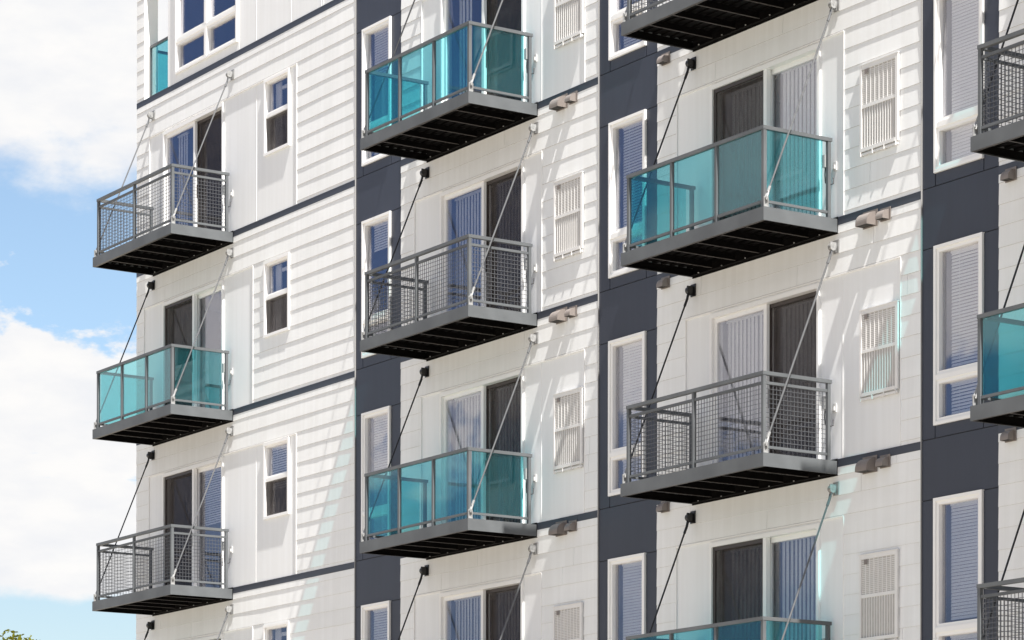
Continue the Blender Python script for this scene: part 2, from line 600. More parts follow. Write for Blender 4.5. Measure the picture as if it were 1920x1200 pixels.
def sliding_door(x0, n, dark_left, dress):
    """dress: blinds = vertical slats behind the fixed glass, part = a drawn-back curtain, shade = half lowered blind, none"""
    a, b = x0 + 0.404, x0 + 2.77
    z0, z1 = zf(n) + FH - 0.02, zf(n) + 2.56
    mb = MB()
    mb.box(a, a + 0.05, -0.022, 0.17, z0, z1)
    mb.box(b - 0.05, b, -0.022, 0.17, z0, z1)
    mb.box(a + 0.05, b - 0.05, -0.022, 0.17, z1 - 0.06, z1)
    mb.box(a + 0.05, b - 0.05, -0.022, 0.17, z0, z0 + 0.05)
    d = mb.build('sliding_door', 'vinyl', B)
    m = (a + b) / 2
    ia, ib, iz0, iz1 = a + 0.05, b - 0.05, z0 + 0.05, z1 - 0.06
    if dark_left:
        g0, g1, s0, s1 = m - 0.03, ib, ia, m + 0.01
    else:
        g0, g1, s0, s1 = ia, m + 0.03, m - 0.01, ib
    # fixed or closed leaf with clear glass
    yg = 0.085 if dark_left else 0.02
    mb = MB()
    ring(mb, g0, g1, iz0, iz1, 0.066, yg, yg + 0.05)
    leaf = mb.build('door_leaf', 'vinyl', d)
    MB().box(g0 + 0.055, g1 - 0.055, yg + 0.02, yg + 0.032, iz0 + 0.055, iz1 - 0.055).build('pane', 'glass', d)
    # the other half: a screen leaf over the second glass leaf
    ys = 0.005 if dark_left else 0.082
    mb = MB()
    ring(mb, s0, s1, iz0 + 0.002, iz1 - 0.002, 0.05, ys, ys + 0.03)
    mb.build('screen_frame', 'bronze', d)
    MB().face([(s0 + 0.045, ys + 0.012, iz0 + 0.04), (s1 - 0.045, ys + 0.012, iz0 + 0.04), (s1 - 0.045, ys + 0.012, iz1 - 0.04), (s0 + 0.045, ys + 0.012, iz1 - 0.04)]).build('insect_screen', 'screen', d)
    yp = 0.085 if dark_left else 0.135
    MB().box(s0 + 0.045, s1 - 0.045, yp + 0.002, yp + 0.012, iz0 + 0.04, iz1 - 0.04).build('pane', 'glass', d)
    if dark_left:
        mb = MB()
        mb.box(s1 - 0.02, s1 + 0.05, -0.008, 0.06, iz0, iz1)
        mb.build('meeting_stile', 'vinyl', d)
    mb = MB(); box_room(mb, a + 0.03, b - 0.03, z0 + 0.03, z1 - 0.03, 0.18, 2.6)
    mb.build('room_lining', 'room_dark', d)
    if dress == 'blinds':
        vertical_slats(g0 + (0.17 if dark_left else 0.07), g1 - 0.05, iz0 + 0.03, iz1 - 0.02, y=0.19).build('curtain', 'curtain', d)
        vertical_slats(s0 + 0.1, s1 - 0.08, iz0 + 0.03, iz1 - 0.02, y=0.24).build('curtain', 'curtain', d)
    elif dress == 'part':
        vertical_slats(g0 + 0.16, g0 + 0.56, iz0 + 0.03, iz1 - 0.02, y=0.19).build('curtain', 'curtain', d)
    elif dress == 'shade':
        slats(g0 + 0.06, g1 - 0.05, iz0 + 1.25, iz1 - 0.04, y=0.2).build('blind', 'blind', d)
    # handle
    hx = (s0 + 0.03) if not dark_left else (s1 - 0.02)
    MB().box(hx - 0.012, hx + 0.012, ys - 0.03, ys - 0.001, z0 + 0.95, z0 + 1.2).build('handle', 'bronze', d)
    return d


# --- which parts of the wall are boarded, flat, or open
BLOCKS = {'A': (0.0, 8.083), 'B': (9.521, 15.047), 'C': (16.484, 22.10), 'D': (23.508, 29.05)}
STRIPS = {'B': (8.083, 9.521), 'C': (15.047, 16.484), 'D': (22.10, 23.508)}
DOORS = {  # (stack, floor): (screen on the left?, window dressing)
    ('A', 1): (False, 'part'), ('A', 0): (True, 'none'), ('A', -1): (True, 'shade'), ('A', -2): (False, 'blinds'),
    ('B', 1): (False, 'part'), ('B', 0): (False, 'blinds'), ('B', -1): (False, 'blinds'), ('B', -2): (False, 'blinds'),
    ('C', 1): (False, 'blinds'), ('C', 0): (True, 'blinds'), ('C', -1): (False, 'blinds'), ('C', -2): (True, 'blinds'),
    ('D', 1): (False, 'blinds'), ('D', 0): (True, 'blinds'), ('D', -1): (False, 'blinds'), ('D', -2): (True, 'blinds'),
}


def panel_span(s, n):
    even = n % 2 == 0
    x0 = XS[s]
    left = x0 - 0.375 if even else x0 - 0.165
    if s == 'A':
        right = x0 + 3.87 if even else x0 + 5.415
        joints = [] if even else [x0 + 3.96, x0 + 5.30]
    else:
        right = x0 + 3.255 if even else x0 + 4.375
        joints = [] if even else [x0 + 3.225]
    return left, right, joints


AW0, AW1 = 4.975, 5.872        # the small sash windows of the corner block
LOG0, LOG1 = 0.31, 1.25        # the corner loggia opening
for s, (bx0, bx1) in BLOCKS.items():
    openings, panels = [], []
    for n in (-2, -1, 0, 1):
        l, r, js = panel_span(s, n)
        panels.append((l, r, zf(n) + 0.2, zf(n) + 2.592, js, n))
        openings.append((XS[s] + 0.404, XS[s] + 2.77, zf(n) + FH - 0.02, zf(n) + 2.56))
        if s == 'A':
            openings.append((AW0, AW1, zf(n) + 1.258, zf(n) + 2.575))
    n = 2
    if s == 'A':
        openings.append((LOG0, LOG1, zf(2) + 0.2, zf(2) + 2.75))
        openings.append((1.60, 3.98, zf(2) + 0.36, zf(2) + 2.60))
        panels.append((LOG1, bx1 - 0.006, zf(2) + 0.2, zf(3) + 0.02, [1.575, 4.005, 4.646, 5.882, 6.926, 6.998], 2))
    else:
        l, r, js = panel_span(s, 2)
        panels.append((l, r, zf(2) + 0.2, zf(2) + 2.592, js, 2))
        openings.append((XS[s] + 0.404, XS[s] + 2.77, zf(2) + 0.4, zf(2) + 2.56))
    # boards
    mb = MB().mat('siding')
    holes = [p[:4] for p in panels] + openings
    for n in FLOORS:
        lo, hi = zf(n) + 0.2, min(zf(n + 1) + 0.093, TOPZ)
        lap_boards(mb, bx0, bx1, lo, hi, zf(n) + 3.138 - 12 * LAP, holes, shade_edge='edge', seed=ord(s) + 3 * n)
    mb.build('siding_wall', 'siding', B)
    # backing sheet with the openings only
    mb = MB()
    for (a, b, c, d) in cut(bx0, bx1, BASEZ, TOPZ, openings):
        mb.face([(a, 0.030, c), (b, 0.030, c), (b, 0.030, d), (a, 0.030, d)])
    mb.build('wall_backing', 'backing', B)
    # flat panels
    for (l, r, c, d, js, n) in panels:
        mb = MB().mat('panel')
        op = [o for o in openings if o[0] < r and o[1] > l and o[2] < d and o[3] > c]
        xs = [l] + js + [r]
        yp = 0.010
        for a, b in zip(xs, xs[1:]):
            a2 = a + (0.002 if a != l else 0)
            b2 = b - (0.002 if b != r else 0)
            for (p, q, e, f) in cut(a2, b2, c, d, op):
                mb.face([(p, yp, e), (q, yp, e), (q, yp, f), (p, yp, f)])
        # edge beads: they stand proud of the boards
        mb.mat('trim' if False else 'vinyl')
        if n != 2 or s != 'A':
            mb.box(l - 0.008, l + 0.004, -0.0095, 0.012, c, d)
            mb.box(r - 0.004, r + 0.008, -0.0125, 0.012, c, d)
            mb.box(l + 0.004, r - 0.004, -0.0125, 0.012, d - 0.004, d + 0.012)
        for j in js:
            mb.box(j - 0.003, j + 0.003, 0.006, 0.011, c, d - 0.004)
        mb.build('flat_panel', 'panel', B)
    # belt courses
    for n in (-2, -1, 0, 1, 2):
        mb = MB().mat('belt')
        x = bx0
        k = 0
        while x < bx1 - 0.05:
            e = min(bx1, x + (2.9 if k else 1.7 + 0.4 * (n % 2)))
            if bx1 - e < 0.3: e = bx1
            mb.box(x, e - (0.004 if e < bx1 else 0), -0.007, 0.02, zf(n) + 0.094, zf(n) + 0.192)
            x = e; k += 1
        mb.mat('joint').box(bx0, bx1, 0.002, 0.02, zf(n) + 0.192, zf(n) + 0.2005)
        mb.mat('belt').box(bx0, bx1, -0.011, 0.002, zf(n) + 0.190, zf(n) + 0.196)
        mb.build('belt_course', 'belt', B)

for (s, n), (dl, dress) in DOORS.items():
    sliding_door(XS[s], n, dl, dress)
for n, bl in ((1, 0), (0, 0), (-1, 0.62), (-2, 0)):
    small_window(AW0, AW1, n, bl)
strip_window(1.60, 3.98, 2, 0, cols=2)

# --- dark strips with their tall windows
BLINDS = {('B', 1): 1.0, ('B', 0): 0.30, ('B', -1): 1.0, ('B', -2): 1.0, ('C', 1): 1.0, ('C', 0): 1.0, ('C', -1): 1.0, ('C', -2): 1.0,
          ('D', 1): 1.0, ('D', 0): 1.0, ('D', -1): 1.0, ('D', -2): 1.0, ('B', 2): 1.0, ('C', 2): 1.0, ('D', 2): 1.0}
for s, (sx0, sx1) in STRIPS.items():
    wx0 = XS[s] - 2.005; wx1 = XS[s] - 1.11
    if s == 'D':
        wx0, wx1 = 22.345, 23.235
    mb = MB().mat('dark')
    op = [(wx0, wx1, zf(n) + 0.36, zf(n) + 2.60) for n in FLOORS]
    g = 0.006
    for n in FLOORS:
        f = zf(n)
        cells = [(sx0, sx1, f + 2.593 + g, f + H + 0.203 - g),                 # over the head
                 (sx0, wx0 - g * 0.5, f + 0.203 + g, f + 2.593 - g), (wx1 + g * 0.5, sx1, f + 0.203 + g, f + 2.593 - g),
                 (wx0 + g * 1.2, wx1 - g * 1.2, f + 0.203 + g, f + 0.36)]
        for (a, b, c, d) in cells:
            mb.box(a + 0.002, b - 0.002, 0.004, 0.018, c, min(d, TOPZ))
    mb.mat('joint')
    for (a, b, c, d) in cut(sx0, sx1, BASEZ, TOPZ, op):
        mb.face([(a, 0.017, c), (b, 0.017, c), (b, 0.017, d), (a, 0.017, d)])
    mb.build('dark_panel_wall', 'dark', B)
    # slim metal corner bead where the boards meet the strip
    mb = MB()
    mb.box(sx0 - 0.008, sx0 + 0.003, -0.0135, 0.02, BASEZ, TOPZ)
    mb.build('corner_bead', 'trim', B)
    for n in FLOORS:
        tl = 1.25 if (s, n) in (('D', 0), ('D', 1)) else random.uniform(0.95, 1.2)
        strip_window(wx0, wx1, n, BLINDS[(s, n)], tilt=tl)

# --- end walls, roof, plinth, corner loggia
DEPTH = 14.0
RX = 29.05
mb = MB()
ends = [(0.28, 2.2, zf(2) + 0.2, zf(2) + 2.75)]
tmp = MB()
for n in FLOORS:
    lap_boards(tmp, -DEPTH, 0.0, zf(n) + 0.2, min(zf(n + 1) + 0.2, TOPZ), zf(n) + 3.138 - 12 * LAP, [(-b, -a, c, d) for (a, b, c, d) in ends], seed=99)
# turn the boards so that they face -X
for (x, y, z) in tmp.v:
    mb.v.append((y, -x, z))
mb.f, mb.mi = tmp.f, tmp.mi
for (a, b, c, d) in cut(0.0, DEPTH, BASEZ, TOPZ, ends):
    mb.face([(0.020, b, c), (0.020, a, c), (0.020, a, d), (0.020, b, d)])
mb.face([(RX, 0, BASEZ), (RX, DEPTH, BASEZ), (RX, DEPTH, TOPZ), (RX, 0, TOPZ)])
mb.face([(RX, DEPTH, BASEZ), (0, DEPTH, BASEZ), (0, DEPTH, TOPZ), (RX, DEPTH, TOPZ)])
mb.build('side_wall', 'siding', B)
MB().box(-0.06, RX + 0.06, -0.05, DEPTH + 0.06, TOPZ, TOPZ + 0.12).build('roof', 'roof', B)
mb = MB()
mb.box(-0.03, RX + 0.03, -0.03, DEPTH, -0.05, BASEZ)
mb.build('plinth', 'plinth', B)
# loggia: floor, ceiling, back and inner walls, corner column
z2 = zf(2)
mb = MB()
mb.box(0.02, 1.245, 0.031, 2.2, z2 + 0.05, z2 + 0.198)
mb.box(0.02, 1.245, 0.031, 2.2, z2 + 2.751, z2 + 2.9)
mb.box(0.02, 1.25, 2.2, 2.26, z2 + 0.05, z2 + 2.9)
mb.box(1.25, 1.30, 0.031, 2.2, z2 + 0.05, z2 + 2.9)
mb.build('loggia_lining', 'panel', B)
mb = MB()
mb.box(0.021, 0.308, 0.012, 0.278, z2 + 0.198, z2 + 2.751)
mb.build('corner_column', 'vinyl', B)


# ------------------------------------------------------------------ balconies
def bar(mb, x0, x1, y0, y1, z0, z1):
    return mb.box(x0, x1, y0, y1, z0, z1)


RX0, RX1 = E_, W - E_                 # outer faces of the side railings
RY0, RY1 = -D + EY, -GAP              # outer face of the front railing, rear end of the sides
PS = 0.048


def wires(p0, p1, z0, z1, along, pitch=0.060, r=0.0030):
    """Woven wire between two points of a railing side; along is x or y, the other coordinate is fixed."""
    mb = MB()
    (a, c), (b, _) = p0, p1
    n = max(2, round((b - a) / pitch))
    m = max(2, round((z1 - z0) / pitch))
    for i in range(n + 1):
        t = a + (b - a) * i / n
        if along == 'x': mb.box(t - r, t + r, c - r, c + r, z0, z1)
        else: mb.box(c - r, c + r, t - r, t + r, z0, z1)
    for j in range(m + 1):
        z = z0 + (z1 - z0) * j / m
        if along == 'x': mb.box(a, b, c - 3 * r, c - r, z - r, z + r)
        else: mb.box(c + r, c + 3 * r, a, b, z - r, z + r)
    return mb


def make_balcony(glass):
    root = bpy.data.objects.new('balcony', None)
    COL.objects.link(root)
    # floor: steel plate, ribbed underneath
    mb = MB().mat('deck')
    mb.box(0.010, W - 0.010, -D + 0.010, -0.022, 0.135, 0.160)
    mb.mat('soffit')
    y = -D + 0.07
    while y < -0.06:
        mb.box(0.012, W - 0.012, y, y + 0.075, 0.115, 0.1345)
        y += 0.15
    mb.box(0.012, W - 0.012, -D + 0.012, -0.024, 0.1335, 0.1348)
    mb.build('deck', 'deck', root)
    # edge channels
    mb = MB().mat('metal').box(0, W, -D, -D + 0.010, 0, FH)
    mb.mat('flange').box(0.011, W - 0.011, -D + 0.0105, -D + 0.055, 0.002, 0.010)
    mb.build('fascia', 'metal', root)
    for xa, xb, fa, fb in ((0, 0.010, 0.0105, 0.045), (W - 0.010, W, W - 0.045, W - 0.0105)):
        inner = xb if xa == 0 else xa
        mb = MB().mat('metal').box(xa, xb, -D + 0.0105, -0.018, 0, FH)
        mb.mat('soffit').box(inner + (0.0005 if xa == 0 else -0.004), inner + (0.004 if xa == 0 else -0.0005), -D + 0.012, -0.018, 0.012, 0.113)  # black sheet puts the shade inside the channel into its colour
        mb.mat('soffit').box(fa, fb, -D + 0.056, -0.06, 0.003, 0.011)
        mb.build('fascia', 'metal', root)
    # ledger bolted to the wall
    mb = MB().mat('soffit').box(0.0, W, -0.016, -0.001, -0.018, FH + 0.03)
    mb.box(0.012, W - 0.012, -0.075, -0.0165, 0.004, 0.014)
    mb.mat('galv')
    for i in range(6):
        xc = 0.26 + i * 0.524
        mb.tube([(xc, -0.105, 0.0), (xc, -0.105, 0.012)], 0.010, 6)
    mb.build('ledger', 'soffit', root)
    for i in range(5):
        xc = W * (i + 1) / 6
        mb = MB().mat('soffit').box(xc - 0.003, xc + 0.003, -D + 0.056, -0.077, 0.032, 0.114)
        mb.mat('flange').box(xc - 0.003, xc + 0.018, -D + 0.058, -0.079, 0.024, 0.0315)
        mb.build('joist', 'soffit', root)
    # railing
    zt = HR - 0.048
    nfront = 3 if glass else 2
    xs = [RX0 + (RX1 - RX0 - PS) * i / nfront for i in range(nfront + 1)]
    for i, x in enumerate(xs):
        pd = PS if i in (0, nfront) else 0.04
        MB().box(x, x + pd, RY0 + 0.004, RY0 + 0.004 + PS, 0.161, zt).build('post', 'metal', root)
    for x in (RX0, RX1 - PS):
        MB().box(x, x + PS, RY1 - PS - 0.02, RY1 - 0.02, 0.161, zt).build('post', 'metal', root)
    mb = MB()
    mb.box(RX0 - 0.004, RX1 + 0.004, RY0 - 0.004, RY0 + 0.056, zt + 0.0005, HR)
    mb.box(RX0 - 0.004, RX0 + 0.054, RY0 + 0.056, RY1, zt + 0.0005, HR)
    mb.box(RX1 - 0.054, RX1 + 0.004, RY0 + 0.056, RY1, zt + 0.0005, HR)
    mb.build('top_rail', 'metal', root)
    zb = FH + 0.075
    yc = RY0 + 0.028
    sides = ((RX0 + 0.024, 'l'), (RX1 - 0.024, 'r'))
    def rails(z0, z1, name, d=0.016):
        for a, b in zip(xs, xs[1:]):
            MB().box(a + PS, b, yc - d, yc + d, z0, z1).build(name, 'metal', root)
        for xc, _ in sides:
            MB().box(xc - d, xc + d, RY0 + 0.004 + PS, RY1 - PS - 0.02, z0, z1).build(name, 'metal', root)
    rails(zb, zb + 0.034, 'bottom_rail')
    if glass:
        for a, b in zip(xs, xs[1:]):
            MB().box(a + PS + 0.022, b - 0.022, yc - 0.006, yc + 0.006, zb + 0.036, zt - 0.002).build('glass_panel', 'tint', root)
        for xc, _ in sides:
            MB().box(xc - 0.006, xc + 0.006, RY0 + 0.004 + PS + 0.03, RY1 - PS - 0.10, zb + 0.036, zt - 0.002).build('glass_panel', 'tint', root)
    else:
        zm = HR - 0.165
        rails(zm, zm + 0.036, 'mid_rail')
        for a, b in zip(xs, xs[1:]):
            wires((a + PS + 0.012, yc), (b - 0.012, yc), zb + 0.032, zm + 0.002, 'x').build('mesh_panel', 'wire', root)
        for xc, _ in sides:
            wires((RY0 + 0.004 + PS + 0.012, xc), (RY1 - PS - 0.032, xc), zb + 0.032, zm + 0.002, 'y').build('mesh_panel', 'wire', root)
    # tie rods from the wall to the outer corners
    for x, side in ((0.022, 'outer'), (W - 0.022, 'inner')):
        top, bot = Vector((x, -0.085, 2.915)), Vector((x, -D + 0.055, FH + 0.115))
        d = (bot - top).normalized()
        rod = MB().tube([top + d * 0.13, bot - d * 0.10], 0.0125, 8).build('tie_rod', 'rod', root)
        rod['side'] = side
        br = MB()
        br.box(x - 0.055, x + 0.055, -0.022, -0.010, 2.88, 3.05)
        br.box(x - 0.008, x + 0.008, -0.12, -0.0225, 2.89, 3.02)
        br.tube([(x - 0.028, -0.085, 2.955), (x + 0.028, -0.085, 2.955)], 0.052, 14)
        br.build('wall_bracket', 'galv', rod)
        ck = MB()
        for sx in (-0.019, 0.019):
            ck.tube([Vector((x + sx, -0.085, 2.955)), top + d * 0.10 + Vector((sx * 0.6, 0, 0))], 0.011, 6)
        ck.tube([top + d * 0.08, top + d * 0.2], 0.019, 8)
        ck.build('clevis', 'rod', rod)
        hk = MB()
        hk.tube([bot - d * 0.17, bot - d * 0.09], 0.020, 8)
        for sx in (-0.022, 0.022):
            hk.tube([bot - d * 0.10 + Vector((sx * 0.6, 0, 0)), bot + Vector((sx, 0, 0)), bot + d * 0.03 + Vector((sx, 0, 0))], 0.012, 6)
        hk.tube([bot + Vector((-0.03, 0, 0)), bot + Vector((0.03, 0, 0))], 0.022, 8)
        hk.box(x - 0.006, x + 0.006, bot.y - 0.035, bot.y + 0.04, FH - 0.03, bot.z + 0.02)
        hk.build('turnbuckle', 'galv', rod)
    # enclosure with its cable on the rear post
    bx = RX1 - PS - 0.062
    e = MB().box(bx, bx + 0.06, RY1 - 0.085, RY1 - 0.02, 0.86, 1.02).build('electric_box', 'box', root)
    MB().tube([(bx + 0.03, RY1 - 0.05, 0.86), (bx + 0.028, RY1 - 0.055, 0.76), (bx + 0.045, RY1 - 0.06, 0.66), (bx + 0.085, RY1 - 0.05, 0.62),
               (W - 0.045, -0.045, 0.64), (W - 0.055, -0.035, 0.72)], 0.008, 6).build('cable', 'cable', e)
    return root


LBL = {
    ('A', 1): 'wire mesh balcony at the building corner, topmost of its stack, right below the corner loggia',
    ('A', 0): 'teal glass balcony at the building corner, between two wire mesh balconies',
    ('A', -1): 'wire mesh balcony at the building corner, directly below the corner teal glass balcony',
    ('A', -2): 'teal glass balcony at the building corner, only its tie rods showing at the bottom edge',
    ('B', 1): 'teal glass balcony topmost in the middle stack, over a violet sliding door',
    ('B', 0): 'wire mesh balcony in the middle stack, between two teal glass balconies',
    ('B', -1): 'deep teal glass balcony in the middle stack, directly below its wire mesh balcony',
    ('B', -2): 'wire mesh balcony of the middle stack, only its tie rods showing at the bottom edge',
    ('C', 1): 'wire mesh balcony cut by the top edge, its black underside and fascia showing',
    ('C', 0): 'pale teal glass balcony beyond the second dark strip, above a wire mesh one',
    ('C', -1): 'large wire mesh balcony beyond the second dark strip, between two teal glass ones',
    ('C', -2): 'teal glass balcony at the bottom edge, only its upper rail and glass showing',
    ('D', 1): 'teal glass balcony above the frame in the last stack, casting shade on the wall',
    ('D', 0): 'wire mesh balcony cut by the picture edge, topmost showing in the last stack',
    ('D', -1): 'deep teal glass balcony cut by the picture edge, between two wire mesh balconies',
    ('D', -2): 'wire mesh balcony cut by the bottom corner, last of its stack',
}
proto = {True: make_balcony(True), False: make_balcony(False)}
used = set()
for (s, n), lbl in LBL.items():
    glass = (n + 'ABCD'.index(s)) % 2 == 0
    if glass in used:
        o = copy_tree(proto[glass])
    else:
        o = proto[glass]; used.add(glass)
    o.location = (XS[s], 0, zf(n))
    tag(o, lbl, 'balcony', 'balconies hung on tie rods along the facade')
    if n < 1:                                        # shade of the deck above put into black outer rods and brackets
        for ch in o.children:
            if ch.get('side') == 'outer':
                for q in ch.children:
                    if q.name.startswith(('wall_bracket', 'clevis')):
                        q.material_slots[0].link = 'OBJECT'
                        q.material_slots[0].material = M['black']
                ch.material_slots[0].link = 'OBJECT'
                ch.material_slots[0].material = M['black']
for o in bpy.data.objects:
    if 'side' in o: del o['side']

# white weatherproof outlet beside each door: part of the building
for (s, n) in LBL:
    x, z = XS[s] + 3.075, zf(n) + 0.875
    mb = MB()
    mb.box(x - 0.030, x + 0.030, -0.010, 0.008, z - 0.055, z + 0.055)
    mb.box(x - 0.015, x + 0.015, -0.032, -0.0105, z - 0.035, z + 0.015)
    mb.build('outlet', 'plastic', B)


# ------------------------------------------------------------------ vent hoods
def make_hood(w, h, d):
    root = bpy.data.objects.new('vent_hood', None)
    COL.objects.link(root)
    MB().box(-w / 2 - 0.028, w / 2 + 0.028, -0.020, -0.012, -h / 2 - 0.01, h / 2 + 0.03).build('back_plate', 'hood', root)
    mb = MB().mat('hood')
    prof = []
    for k in range(9):
        t = k / 8 * math.pi / 2
        prof.append((-0.021 - d * math.sin(t), -h / 2 + h * (0.22 + 0.78 * math.cos(t))))
    prof.append((-0.021 - d, -h / 2))
    for (a, b) in zip(prof, prof[1:]):
        mb.face([(-w / 2, b[0], b[1]), (w / 2, b[0], b[1]), (w / 2, a[0], a[1]), (-w / 2, a[0], a[1])])
    for sx in (-1, 1):
        poly = [(sx * w / 2, p[0], p[1]) for p in prof] + [(sx * w / 2, -0.021, -h / 2)]
        mb.face(poly if sx < 0 else poly[::-1])
    mb.build('cowl', 'hood', root)
    MB().box(-w / 2 + 0.006, w / 2 - 0.006, -0.021 - d + 0.006, -0.022, -h / 2 + 0.004, -h / 2 + 0.010).build('underside_shade', 'hoodin', root)  # dark sheet standing for the shade in the hood's open underside
    return root


big, small = make_hood(0.225, 0.175, 0.150), make_hood(0.140, 0.125, 0.105)
hoods = []
for s in 'BC':
    for n in ((1, 0, -1) if s == 'B' else (0, -1)):
        hoods.append((big, XS[s] + 3.795, zf(n) + 0.028, ('large', s, n)))
        hoods.append((small, XS[s] + 4.095, zf(n) + 0.03, ('small', s, n)))
for s, ns in (('C', (1, 0, -1)), ('D', (0, -1))):
    for n in ns:
        hoods.append((small, XS[s] - 0.625, zf(n) + 0.035, ('lone', s, n)))
PLACE = {('B', 1): 'by the top teal balcony of the middle stack', ('B', 0): 'by the mesh balcony of the middle stack',
         ('B', -1): 'by the lower teal balcony of the middle stack', ('C', 0): 'by the pale teal balcony past the second strip',
         ('C', -1): 'by the mesh balcony past the second strip'}
LONE = {('C', 1): 'lone dark vent hood by the dark strip, under the top cut-off balcony deck',
        ('C', 0): 'lone dark vent hood by the dark strip, under the pale teal balcony',
        ('C', -1): 'lone dark vent hood by the dark strip, under the large wire mesh balcony',
        ('D', 0): 'lone dark vent hood past the last dark strip, the upper of two there',
        ('D', -1): 'lone dark vent hood past the last dark strip, the lower of two there'}
seen = set()
for (pr, x, z, (k, s, n)) in hoods:
    if id(pr) in seen: o = copy_tree(pr)
    else: o = pr; seen.add(id(pr))
    o.location = (x, 0, z)
    if k == 'lone': lb = LONE[(s, n)]
    else: lb = ('larger' if k == 'large' else 'smaller') + ' vent hood of the pair ' + PLACE[(s, n)]
    tag(o, lb, 'vent hood', 'brown vent hoods on the white siding')


# ------------------------------------------------------------------ wall grilles
def make_grille():
    root = bpy.data.objects.new('wall_grille', None)
    COL.objects.link(root)
    w, h = 0.745, 1.11
    mid = 0.58
    mb = MB()
    mb.box(0, 0.036, -0.040, -0.012, 0, h)
    mb.box(w - 0.050, w, -0.040, -0.012, 0, h)
    mb.box(0.036, w - 0.050, -0.036, -0.012, h - 0.055, h)
    mb.box(0.036, w - 0.050, -0.044, -0.012, 0.0, 0.045)
    mb.box(-0.012, w + 0.004, -0.043, -0.012, h + 0.0005, h + 0.010)
    mb.box(0.036, w - 0.050, -0.0345, -0.014, mid - 0.022, mid + 0.022)
    mb.build('frame', 'grille', root)
    mb = MB()
    mb.face([(0.036, -0.024, 0.045), (w - 0.05, -0.024, 0.045), (w - 0.05, -0.024, mid - 0.02), (0.036, -0.024, mid - 0.02)])
    mb.face([(0.036, -0.0245, mid + 0.02), (w - 0.05, -0.0245, mid + 0.02), (w - 0.05, -0.0245, h - 0.05), (0.036, -0.0245, h - 0.05)])
    mb.build('coil_guard', 'gback', root)
    mb = MB()
    for i in range(1, 8):
        x = 0.036 + (w - 0.086) * i / 8
        mb.box(x - 0.006, x + 0.006, -0.0315, -0.022, mid + 0.022, h - 0.055)
    z = mid + 0.04
    while z < h - 0.065:
        mb.box(0.036, w - 0.05, -0.0275, -0.022, z - 0.004, z + 0.004)
        z += 0.024
    mb.build('louver', 'grille', root)
    mb = MB()
    for i in range(1, 13):
        x = 0.036 + (w - 0.086) * i / 13
        mb.box(x - 0.005, x + 0.005, -0.0305, -0.022, 0.045, mid - 0.022)
    mb.build('fin', 'grille', root)
    MB().box(0.105, 0.165, -0.0475, -0.0466, h - 0.125, h - 0.062).build('badge', 'hood', root)
    mb = MB()
    mb.box(0.005, w - 0.01, -0.040, -0.014, -0.048, -0.022)
    for i in range(4):
        x = 0.02 + i * (w - 0.06) / 3
        mb.box(x, x + 0.012, -0.050, -0.014, -0.060, -0.001)
    mb.build('sill_clip', 'grille', root)
    return root


GL = {('B', 1): 'white wall grille at the top edge beside the uppermost teal glass balcony',
      ('B', 0): 'white wall grille beside the wire mesh balcony of the middle stack',
      ('B', -1): 'white wall grille in a wide flat panel beside the middle lower teal balcony',
      ('B', -2): 'white wall grille cut by the bottom edge in the middle stack',
      ('C', 0): 'white wall grille beside the pale teal balcony, streaked by diagonal shadows',
      ('C', -1): 'white wall grille in a wide flat panel beside the large wire mesh balcony',
      ('C', -2): 'white wall grille in shade by the lower corner dark strip, nearest the bottom edge'}
gp = make_grille()
for i, ((s, n), lb) in enumerate(GL.items()):
    o = gp if i == 0 else copy_tree(gp)
    o.location = (XS[s] + 3.612, -0.001, zf(n) + 0.925)
    tag(o, lb, 'grille', 'white air conditioner grilles on the facade')

# ------------------------------------------------------------------ loggia glass guard
gr = empty('glass_guard', (0.31, 0.12, zf(2) + 0.2), 'small teal glass guard rail in the corner loggia at the top of the facade', 'railing')
gz = zf(2) + 0.2


def loc_box(x0, x1, y0, y1, z0, z1):
    return MB().box(x0 - 0.31, x1 - 0.31, y0 - 0.12, y1 - 0.12, z0 - gz, z1 - gz)


loc_box(0.312, 1.248, 0.10, 0.15, z2 + 1.17, z2 + 1.215).build('top_rail', 'metal', gr)
loc_box(0.312, 1.248, 0.105, 0.14, z2 + 0.24, z2 + 0.275).build('bottom_rail', 'metal', gr)
loc_box(0.312, 0.352, 0.10, 0.14, z2 + 0.20, z2 + 1.169).build('post', 'metal', gr)
loc_box(0.365, 1.24, 0.117, 0.128, z2 + 0.276, z2 + 1.168).build('glass_panel', 'tint', gr)
loc_box(0.14, 0.19, 0.282, 2.19, z2 + 1.17, z2 + 1.215).build('top_rail', 'metal', gr)
loc_box(0.14, 0.19, 0.282, 2.19, z2 + 0.24, z2 + 0.275).build('bottom_rail', 'metal', gr)
loc_box(0.14, 0.19, 0.282, 0.33, z2 + 0.276, z2 + 1.169).build('post', 'metal', gr)
loc_box(0.16, 0.171, 0.36, 2.15, z2 + 0.276, z2 + 1.168).build('glass_panel', 'tint', gr)

# ------------------------------------------------------------------ ground
mb = MB()
mb.face([(-600, -600, 0), (600, -600, 0), (600, 600, 0), (-600, 600, 0)])
tag(mb.build('ground', 'ground'), kind='structure')

